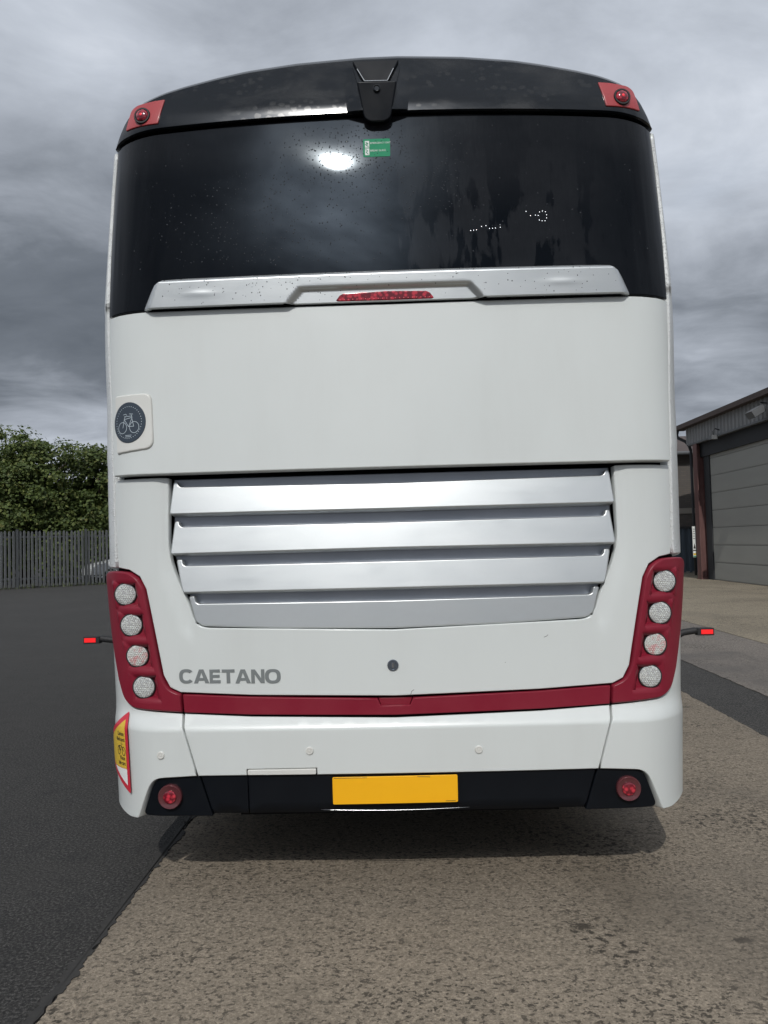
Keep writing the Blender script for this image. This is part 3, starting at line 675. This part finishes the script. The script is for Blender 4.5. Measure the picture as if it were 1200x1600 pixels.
for su, sz in ((-.946, .590), (-.344, .603), (.324, .595)):
    q, nn = PN(su, sz, lb); rot = nn.to_track_quat('-Y', 'Z').to_matrix().to_4x4()
    MB().lathe([(.0155, -.002), (.0155, .0035), (.0135, .005), (.0085, .005), (.0080, .0035), (.0065, .0035), (.0060, .005), (.001, .0052)], 24, Matrix.Translation(q) @ rot).build('parking_sensor', 'white_plastic', coach, angle=25)
# warning sticker on the left corner
tri = fillet([(-1.1050, .752), (-1.0980, .422), (-1.3800, .590)], .012)
stk = panel('warning_sticker', 'sticker_red', coach, tri, lb, off=.0012, bevel=.0003, depth=.001, grid=.03)
panel('sticker_field', 'sticker_yellow', stk, [(-1.1205, .7197), (-1.1160, .522), (-1.2267, .522), (-1.3407, .59)], lb, off=.0020, bevel=.0002, depth=.0006, grid=.03)
panel('sticker_foot', 'sticker_white', stk, [(-1.1155, .520), (-1.1135, .4546), (-1.2235, .520)], lb, off=.0020, bevel=.0002, depth=.0006, grid=.03)
text_on('sticker_text', 'sticker_black', stk, 'Caution:', -1.1240, .655, .017, lb, .0026, 'RIGHT', .62, .015)
text_on('sticker_text', 'sticker_black', stk, 'blind spots', -1.1220, .632, .017, lb, .0026, 'RIGHT', .62, .015)
text_on('sticker_text', 'sticker_black', stk, 'Please', -1.1240, .556, .017, lb, .0026, 'RIGHT', .62, .015)
text_on('sticker_text', 'sticker_black', stk, 'take care', -1.1220, .535, .017, lb, .0026, 'RIGHT', .62, .015)
ring_ = lambda cx, cz, ru, rz: [(cx+ru*math.cos(k*math.pi/8), cz+rz*math.sin(k*math.pi/8)) for k in range(17)]
strokes('sticker_bicycle', 'sticker_black', stk, [ring_(-1.1320, .592, .011, .017), ring_(-1.1700, .592, .011, .017), [(-1.1320, .592), (-1.1460, .612), (-1.1660, .612), (-1.1700, .592)], [(-1.1460, .612), (-1.1550, .594), (-1.1660, .612)], [(-1.1400, .620), (-1.1500, .620)]], .003, lb, .0026)

# black roof cowl over the window
prof_n = 12; UU = np.linspace(-1.24, 1.24, 97); v = []; nrow = prof_n+6
for u in UU:
    a, t_ = zb(u), zt(u); a = min(a, t_-.002); cr_ = max(a+.001, t_-.030)
    v.append(P(u, a+.006, lv)+Vector((0, .07, 0))); v.append(P(u, a, lv)+Vector((0, .012, 0)))
    for k in range(prof_n): z = a+.004+(cr_-a-.004)*k/(prof_n-1); v.append(P(u, z, lv))
    p = P(u, t_, lv); v.append(p+Vector((0, .004, -.014))); v.append(p+Vector((0, .022, 0)))
    v.append(p+Vector((0, .14, .02))); v.append(p+Vector((0, .55, .03)))
f = []
for i in range(len(UU)-1): f += [(i*nrow+j, (i+1)*nrow+j, (i+1)*nrow+j+1, i*nrow+j+1) for j in range(nrow-1)]
cowl = mesh('roof_cowl', v, f, 'black_gloss', coach, angle=18)
for s in (1, -1):
    mp = panel('marker_panel', 'red_panel', coach, fillet([(s*1.116, 3.304), (s*1.090, 3.402), (s*1.06, 3.416), (s*.928, 3.424), (s*.950, 3.302)], [.006, .02, .01, .006, .006]), lv, off=.006, bevel=.003, depth=.012, grid=.02)
    q, nn = PN(s*1.023, 3.347, lv); nn = (nn+Vector((0, -1.2, 0))).normalized(); T = Matrix.Translation(q) @ nn.to_track_quat('-Y', 'Z').to_matrix().to_4x4()
    MB().lathe([(.038, -.04), (.038, .012), (.036, .016), (.030, .016), (.0285, .010), (.01, .010)], 32, T).build('marker_lamp_ring', 'black_rubber', mp, angle=30)
    MB().lathe([(.0285, .0), (.0285, .013), (.025, .019), (.014, .023), (.001, .024)], 32, T).build('marker_lamp_lens', 'red_lens', mp, angle=40)
    MB().lathe([(.006, .020), (.006, .0245), (.001, .0255)], 12, T).build('marker_bulb', 'red_lens_lit', mp, angle=40)
# reversing camera housing in the middle of the cowl
C0 = -.012
hs = panel('camera_housing', 'black_trim', coach, fillet([(C0-.082, 3.418), (C0+.084, 3.415), (C0+.056, 3.264), (C0+.03, 3.250), (C0-.03, 3.250), (C0-.056, 3.266)], [.006, .006, .02, .01, .01, .02]), lambda z: lv(3.47)-.088+.13*(3.47-z), off=0, bevel=.006, depth=.08, grid=.02)
panel('camera_shroud', 'black_trim', coach, fillet([(C0-.104, 3.566), (C0+.096, 3.564), (C0+.046, 3.446), (C0-.052, 3.448)], [.004, .004, .012, .012]), lv, off=.014, bevel=.004, depth=.05, grid=.02)
strokes('shroud_edge', 'chrome', bpy.data.objects['camera_shroud'], [[(C0-.083, 3.520), (C0-.052, 3.453), (C0+.045, 3.451), (C0+.072, 3.516)]], .0030, lv, .0148)
for s in (1, -1):
    fk = [(C0+s*.145, 3.54), (C0+s*.104, 3.54), (C0+s*.058, 3.30), (C0+s*.128, 3.308)]
    panel('housing_flank', 'black_gloss', coach, fk, lv, off=.002, bevel=.002, depth=.02, grid=.02, relief=lambda u, z, p, s=s: p+Vector((0, -.022*ss(1-(s*(u-C0)-.05)/.09), 0)))
q = P(C0, 3.385, lambda z: lv(3.47)-.078); MB().lathe([(.016, -.01), (.016, .004), (.013, .006), (.010, .002), (.001, .002)], 20, Matrix.Translation(q)).build('camera_eye', 'side_glass', hs, angle=30)
# outline marker lamps on rubber stalks
for s, zs in ((-1, .995), (1, .968)):
    y0 = .62
    b = MB(); b.tube([(s*1.20, y0, zs-.070), (s*1.30, y0, zs-.040), (s*1.375, y0, zs-.004), (s*1.43, y0, zs+.004), (s*1.45, y0, zs)], [.021, .019, .016, .016, .018], 10)
    stl = b.build('marker_stalk', 'black_rubber', coach, smooth=True)
    MB().box(s*1.438, s*1.515, y0-.020, y0+.020, zs-.018, zs+.016).build('marker_head', 'black_rubber', stl)
    MB().box(s*1.454, s*1.509, y0-.024, y0-.0195, zs-.011, zs+.010).build('marker_lens', 'marker_lit', stl)
# side windows, wheels and underfloor (barely seen from behind)
for s in (1, -1):
    for k in range(5):
        y0 = 1.2+k*2.05; zs_ = (1.95, 2.3, 2.65, 2.95); v = []
        for y in (y0, y0+1.98): v += [(s*(1.262*taper(z)+.004), y, z) for z in zs_]
        mesh('side_window', v, [(j, j+1, j+5, j+4) for j in range(3)], 'side_glass', coach, smooth=True)
    for y, dual in ((3.1, 1), (9.2, 0)):
        T = Matrix.Translation((s*1.02, y, .49)) @ Matrix.Rotation(R(90)*s, 4, 'Z')
        wv = MB().lathe([(.28, -.30 if dual else -.15), (.46, -.30 if dual else -.15), (.487, -.26 if dual else -.12), (.487, .11), (.46, .15), (.30, .14), (.28, .10)], 40, T).build('wheel', 'tyre', coach, angle=40)
        MB().lathe([(.28, .04), (.27, .12), (.20, .05), (.12, .10), (.10, .14), (.01, .14)], 28, T).build('rim', 'steel_rim', wv, angle=40)
b = MB(); b.box(-1.15, 1.15, .30, 11.7, .46, .60); b.box(-.95, .95, .16, 1.6, .40, .46); b.box(-.5, .5, 1.2, 2.4, .33, .47); b.box(-.046, .046, 3.02, 3.18, .40, .58); b.box(-.95, .95, 3.04, 3.16, .44, .54)
b.box(-.85, .85, .45, 2.3, .30, .42); b.box(-.70, .70, .32, 2.2, .245, .40); b.box(-.75, .75, .10, .30, .345, .42); b.build('underfloor', 'underfloor', coach)  # lowest trays are added, unseen, to keep skylight off the ground below
for s in (1, -1): MB().box(s*.62, s*1.2, 2.40, 2.42, .10, .5).build('mud_flap', 'black_rubber', coach)  # flaps added out of view to darken the ground under the coach

# ------------------------------------------------------------------ steel palisade fence on the left
F0 = Vector((-21.2, 21.7, 0)); FD = Vector((2.9, 2.35, 0)).normalized(); ang = math.atan2(FD.y, FD.x); BAY = 2.62
fence = empty('palisade_fence', F0, ang, label='grey steel palisade fence along the far left of the yard', cat='fence')
pale_me = None; rngf = random.Random(3)
nb = 13
for k in range(nb):
    post = MB().box(-.045, .045, -.05, .05, 0, 2.32).build('fence_post', 'galvanised_dark', fence); post.location = (k*BAY, -.03, 0)
    if k == nb-1: break
    for zr in (.38, 2.02):
        rl = MB().box(.05, BAY-.05, -.03, .03, -.03, .03).build('fence_rail', 'galvanised_dark', fence); rl.location = (k*BAY, .015, zr)
    for i in range(17):
        if pale_me is None:
            v = []; prof = [(-.046, .012), (-.030, -.012), (-.010, -.012), (0, .006), (.010, -.012), (.030, -.012), (.046, .012)]
            for z in (.06, 2.18): v += [(x, y, z) for x, y in prof]
            v += [(x*.55, y, 2.26) for x, y in prof]
            o = mesh('pale', v, [(j*7+i_, j*7+i_+1, (j+1)*7+i_+1, (j+1)*7+i_) for j in range(2) for i_ in range(6)], 'galvanised', fence); pale_me = o.data
        else: o = link(bpy.data.objects.new('pale', pale_me), fence)
        o.location = (k*BAY+.12+i*.1485, -.025, rngf.uniform(-.03, .02)); o.rotation_euler = (0, R(rngf.uniform(-.5, .5)), 0)
# verge along the foot of the fence
b = MB()
for i in range(1500):
    s_ = rngf.uniform(0, BAY*(nb-1)); d_ = rngf.gauss(.05, .14); h = rngf.uniform(.04, .22)*(2.2 if rngf.random() < .03 else 1); a_ = rngf.uniform(0, 6.3)
    p = F0+FD*s_+Vector((FD.y, -FD.x, 0))*d_; t_ = Vector((math.cos(a_), math.sin(a_), 0))*.012; q = Vector((rngf.gauss(0, .05), rngf.gauss(0, .05), h))
    b.add([p-t_, p+t_, p+q*.6+t_*.6, p+q, p+q*.6-t_*.6], [(0, 1, 2, 3, 4)])
tag(b.build('weeds', 'weed', None), label='dry weeds along the foot of the steel fence', kind='stuff')

# white car behind the fence, glimpsed between the pales
cp = F0+FD*13.1+Vector((-FD.y, FD.x, 0))*1.9
car = empty('parked_car', cp, ang, label='white car parked behind the steel fence beside the coach', cat='car')
side = [(-2.0, .30), (-2.02, .62), (-1.85, .80), (-1.05, .95), (-.45, 1.42), (.9, 1.45), (1.65, 1.02), (1.98, .92), (2.02, .35), (1.6, .22), (-1.6, .22)]
v = []
for y, k in ((-.84, 1.), (.84, 1.)): v += [(x, y*(1 if z < 1.0 else .80), z) for x, z in side]
n = len(side)
cb_ = mesh('body', v, [tuple(range(n)), tuple(reversed(range(n, 2*n)))]+[(i, i+n, (i+1) % n+n, (i+1) % n) for i in range(n)], 'car_paint', car, angle=40)
for s in (1, -1):
    mesh('side_window', [(-.85, s*.80, 1.0), (-.40, s*.715, 1.36), (.86, s*.715, 1.38), (1.40, s*.80, 1.02)], [(0, 1, 2, 3)], 'side_glass', car)
    for x in (-1.25, 1.25):
        MB().lathe([(.2, -.02), (.31, -.02), (.32, .02), (.32, .16), (.30, .20), (.2, .18), (.01, .17)], 24, Matrix.Translation((x, s*.66, .315)) @ Matrix.Rotation(R(180) if s > 0 else 0, 4, 'Z')).build('wheel', 'tyre', car, angle=40)
mesh('windscreen', [(-1.0, -.70, 1.0), (-.50, -.64, 1.405), (-.50, .64, 1.405), (-1.0, .70, 1.0)], [(0, 1, 2, 3)], 'side_glass', car).location = (-.012, 0, .01)

# ------------------------------------------------------------------ trees behind the fence
def tree(x, y, h, rx, seed, label, nleaf=14000, z0=.9):
    rn = random.Random(seed); t = empty('tree', (x, y, 0), label=label, cat='tree', group='trees behind the fence')
    b = MB(); b.tube([(0, 0, -.1), (rn.uniform(-.1, .1), 0, h*.2), (rn.uniform(-.2, .2), rn.uniform(-.2, .2), h*.45), (0, 0, h*.8)], [.24, .19, .14, .04], 8)
    for k in range(9):
        a = rn.uniform(0, 6.28); zz_ = h*rn.uniform(.15, .6); l = rx*rn.uniform(.5, .85)
        b.tube([(0, 0, zz_), (l*.5*math.cos(a), l*.5*math.sin(a), zz_+l*.35), (l*math.cos(a), l*math.sin(a), zz_+l*.75)], [.08, .055, .02], 6)
    b.build('trunk', 'bark', t, smooth=True)
    v, f = [], []; nc = 120; cl = []
    cz = (h+z0)/2; rz = (h-z0)/2
    for k in range(nc):
        while True:
            d = Vector((rn.gauss(0, 1), rn.gauss(0, 1), rn.gauss(0, 1))).normalized()
            if d.y < .55: break
        rr = rn.uniform(.60, .97)+.22*noise.noise(d*2.6+Vector((seed, 0, 0)))
        cl.append((Vector((d.x*rx*rr, d.y*rx*rr*.9, cz+d.z*rz*rr)), rn.choice((.45, .6, .8, 1.0)), d))
    for k in range(nleaf):
        c_, r_, d = cl[k % nc]
        e_ = Vector((rn.gauss(0, 1), rn.gauss(0, 1), rn.gauss(0, 1))).normalized(); e_ = (e_+d*.5+Vector((0, 0, .45))).normalized()
        p = c_+Vector((e_.x*r_*1.15, e_.y*r_*1.15, e_.z*r_*.75))*rn.uniform(.55, 1.05)
        n_ = (e_*.8+Vector((rn.gauss(0, .5), rn.gauss(0, .5), .5+rn.gauss(0, .4)))).normalized()
        a = n_.cross(Vector((rn.gauss(0, 1), rn.gauss(0, 1), rn.gauss(0, 1)))).normalized(); q = n_.cross(a); s_ = rn.uniform(.055, .105)
        i0 = len(v); v += [p-a*s_, p-a*s_*.25+q*s_*.75-n_*.02, p+a*s_-n_*s_*.35, p-a*s_*.1-q*s_*.72-n_*.02]; f.append((i0, i0+3, i0+2, i0+1))
    # dense inner leafage keeps the crown from being seen through everywhere
    for k in range(2600):
        e_ = Vector((rn.gauss(0, 1), rn.gauss(0, 1), rn.gauss(0, 1))).normalized()*rn.uniform(.1, .72)
        p = Vector((e_.x*rx, e_.y*rx*.8, cz+e_.z*rz)); n_ = Vector((rn.gauss(0, 1), rn.gauss(0, 1), rn.gauss(0, 1))).normalized()
        a = n_.orthogonal().normalized(); q = n_.cross(a); s_ = rn.uniform(.16, .26); i0 = len(v)
        v += [p-a*s_, p+q*s_*.7, p+a*s_, p-q*s_*.7]; f.append((i0, i0+1, i0+2, i0+3))
    mesh('crown', v, f, 'leaf', t)
TR = [(-20.6, 32.0, 7.5, 3.1, 'tall dense tree at the left edge of the photo', 17000), (-17.1, 31.4, 6.9, 2.5, 'bushy green tree second from the left edge', 17000),
      (-14.5, 33.6, 6.2, 2.4, 'leafy tree just left of the coach, third from the left edge', 17000), (-11.9, 35.8, 5.9, 2.6, 'green tree half hidden by the left side of the coach', 11000),
      (-25.5, 29.0, 7.4, 3.2, 'broad tree beyond the left edge of the photo', 6000), (-8.2, 38.5, 6.6, 2.8, 'green tree hidden behind the coach', 4000)]
for i, (x, y, h, rx, lb_, nl) in enumerate(TR): tree(x, y, h, rx, 20+i*7, lb_, nl)
for i, (x, y, h, rx, lb_) in enumerate([(-18.6, 30.6, 3.6, 1.7, 'low bush filling the gap behind the fence at left'), (-15.4, 31.6, 3.4, 1.6, 'low bush behind the fence near the coach'), (-13.2, 33.2, 3.2, 1.6, 'low bush behind the white parked car')]):
    tree(x, y, h, rx, 90+i*5, lb_, 7000, z0=.1)

# ------------------------------------------------------------------ warehouse on the right
WX = 9.62
wh_ = empty('warehouse', (WX, 14, 0), label='grey clad warehouse with sectional doors at the right edge', cat='building')
def wpart(name, mat, b, parent=wh_, **k):
    b.v = [(x-WX, y-14, z) for x, y, z in b.v] if parent in (wh_,) else b.v
    return b.build(name, mat, parent, **k)
wpart('eave', 'roof_brown', MB().box(9.28, 9.62, 3.0, 22.95, 4.93, 5.075))
wpart('roof', 'roof_brown', MB().add([(9.30, 3, 5.08), (9.30, 22.98, 5.08), (16, 22.98, 6.6), (16, 3, 6.6), (9.30, 3, 5.0), (9.30, 22.98, 5.0), (16, 22.98, 6.5), (16, 3, 6.5)], [(0, 3, 2, 1), (4, 5, 6, 7), (0, 1, 5, 4), (1, 2, 6, 5), (2, 3, 7, 6), (3, 0, 4, 7)]))
# ribbed fascia
v = []; y = 3.0; k = 0; ys = []
while y < 22.2: ys += [(y, 0), (y+.11, 0), (y+.135, .035), (y+.215, .035)]; y += .24
b = MB(); vv = [(WX-.10-d, yy, z) for yy, d in ys for z in (4.385, 4.93)]; b.add(vv, [(2*i, 2*i+1, 2*i+3, 2*i+2) for i in range(len(ys)-1)])
wpart('fascia', 'cladding', b)
wpart('fascia_trim', 'gutter_grey', MB().box(WX-.15, WX-.02, 3.0, 22.25, 4.335, 4.387))
wpart('end_wall', 'cladding', MB().box(9.66, 16, 22.0, 22.2, 0, 4.95))
wpart('rear_wall', 'dark_reveal', MB().box(15.8, 16, 3, 22, 0, 6.4)); wpart('near_wall', 'cladding', MB().box(9.66, 16, 3.0, 3.2, 0, 4.95))
wpart('header', 'dark_reveal', MB().box(WX+.02, WX+.25, 3.2, 22.0, 3.9, 4.9))
for y in (21.72, 15.3, 8.9, 3.3):                            # steel stanchions: two flanges and a web
    b = MB(); b.box(WX-.14, WX-.115, y-.16, y+.16, 0, 4.336); b.box(WX-.115, WX+.10, y-.012, y+.012, 0, 4.336); b.box(WX+.10, WX+.125, y-.16, y+.16, 0, 4.336); b.box(WX-.16, WX+.14, y-.18, y+.18, 0, .03)
    wpart('column', 'maroon_steel', b)
for ya, yb in ((21.12, 15.75), (14.85, 9.35), (8.45, 3.75)):
    wpart('jamb', 'dark_reveal', MB().box(WX+.06, WX+.16, ya-.01, ya+.42, 0, 3.9)); wpart('jamb', 'dark_reveal', MB().box(WX+.06, WX+.16, yb-.42, yb+.01, 0, 3.9))
    for k in range(8):
        z = .02+k*.54; h = .535 if k < 7 else .3
        b = MB(); b.box(WX+.10, WX+.15, yb, ya, z, z+h-.006); b.box(WX+.096, WX+.10, yb+.02, ya-.02, z+.03, z+h-.05)
        wpart('door_panel', 'door_grey', b)
# rainwater outlet: gutter end and swan neck
b = MB(); b.tube([(9.36, 22.80, 4.93), (9.34, 22.84, 4.80), (9.36, 22.80, 4.68), (9.52, 22.55, 4.52), (9.58, 22.42, 4.36), (9.60, 22.36, 4.2)], .05, 8); b.tube([(9.60, 22.36, 4.25), (9.60, 22.36, .1)], .045, 8)
wpart('downpipe', 'dark_reveal', b, smooth=True)
# safety notices on the stanchion
sg = empty('safety_notice', (WX-.16, 22.02, .70), label='tall white safety notice board fixed beside the maroon column', cat='sign')
MB().box(-.05, .05, -.006, .006, 0, 1.0).build('board', 'sticker_white', sg)
def note(name, mat, x0, x1, z0, z1): MB().box(x0, x1, -.010, -.0065, z0, z1).build(name, mat, sg)
note('notice_band', 'sticker_green', -.046, .046, .01, .045); note('notice_band', 'sticker_yellow', -.046, .046, .07, .13); note('notice_band', 'sticker_black', -.046, .046, .205, .235)
mesh('warning_triangle', [(-.035, -.009, .28), (.035, -.009, .28), (0, -.009, .46)], [(0, 1, 2)], 'sticker_black', sg)
for k in range(5): note('notice_line', 'letter_grey', -.036, .036-.012*(k % 2), .60+k*.075, .62+k*.075)
for o in sg.children: pass
# lamps on the fascia
fl = empty('bulkhead_lamp', (WX-.16, 19.75, 4.35), label='small hooked lamp under the middle of the warehouse fascia', cat='lamp')
b = MB(); b.tube([(.02, 0, .16), (-.10, 0, .20), (-.16, 0, .12), (-.16, 0, .02)], .018, 6); b.build('bracket', 'dark_reveal', fl, smooth=True)
b = MB(); b.box(-.26, -.08, -.12, .12, -.12, 0); b.build('lamp_body', 'lamp_grey', fl)
f2 = empty('floodlight', (WX-.16, 16.75, 4.64), label='grey floodlight on the warehouse fascia at the right edge', cat='lamp')
b = MB(); T = Matrix.Rotation(R(-30), 4, 'Y'); b.box(-.46, -.12, -.20, .20, -.04, .14, T); b.build('lamp_body', 'lamp_grey', f2)
b = MB(); b.box(-.44, -.14, -.18, .18, -.052, -.041, T); b.build('lamp_glass', 'side_glass', f2)
b = MB(); b.tube([(.02, 0, .12), (-.14, 0, .14)], .02, 6); b.build('bracket', 'dark_reveal', f2)

# ------------------------------------------------------------------ brick building beyond it
bk = empty('brick_building', (10.4, 25.6, 0), label='low brick building with blue ribbed sheeting between the coach and the warehouse', cat='building')
def bpart(name, mat, b, **k): b.v = [(x-10.4, y-25.6, z) for x, y, z in b.v]; return b.build(name, mat, bk, **k)
bpart('brick_wall', 'brick', MB().box(5.5, 15, 25.6, 33, 1.62, 4.42)); bpart('concrete_band', 'concrete_lintel', MB().box(5.48, 15.02, 25.57, 25.7, 2.22, 2.42))
v = []; x = 5.5; xs = []
while x < 12.5: xs += [(x, 0), (x+.10, 0), (x+.125, .04), (x+.20, .04)]; x += .225
b = MB(); b.add([(xx, 25.55-d, z) for xx, d in xs for z in (.05, 1.66)], [(2*i, 2*i+2, 2*i+3, 2*i+1) for i in range(len(xs)-1)]); bpart('sheeting', 'cladding_blue', b)
bpart('sheeting_cap', 'dark_reveal', MB().box(5.5, 12.5, 25.48, 25.62, 1.66, 1.74)); bpart('plinth', 'concrete_lintel', MB().box(5.5, 12.5, 25.52, 25.66, 0, .09))
b = MB(); b.add([(5.3, 25.2, 4.45), (15, 25.2, 4.45), (15, 29.5, 5.6), (5.3, 29.5, 5.6), (5.3, 33.2, 4.45), (15, 33.2, 4.45)], [(0, 1, 2, 3), (3, 2, 5, 4)]); bpart('roof', 'roof_brown', b)
b = MB(); b.tube([(5.3, 25.22, 4.43), (10.85, 25.22, 4.43)], .07, 8); bpart('gutter', 'gutter_grey', b, smooth=True)
b = MB(); b.tube([(10.86, 25.2, 4.62), (10.86, 25.2, 4.36)], .10, 10); bpart('vent_cowl', 'lamp_grey', b, smooth=True)
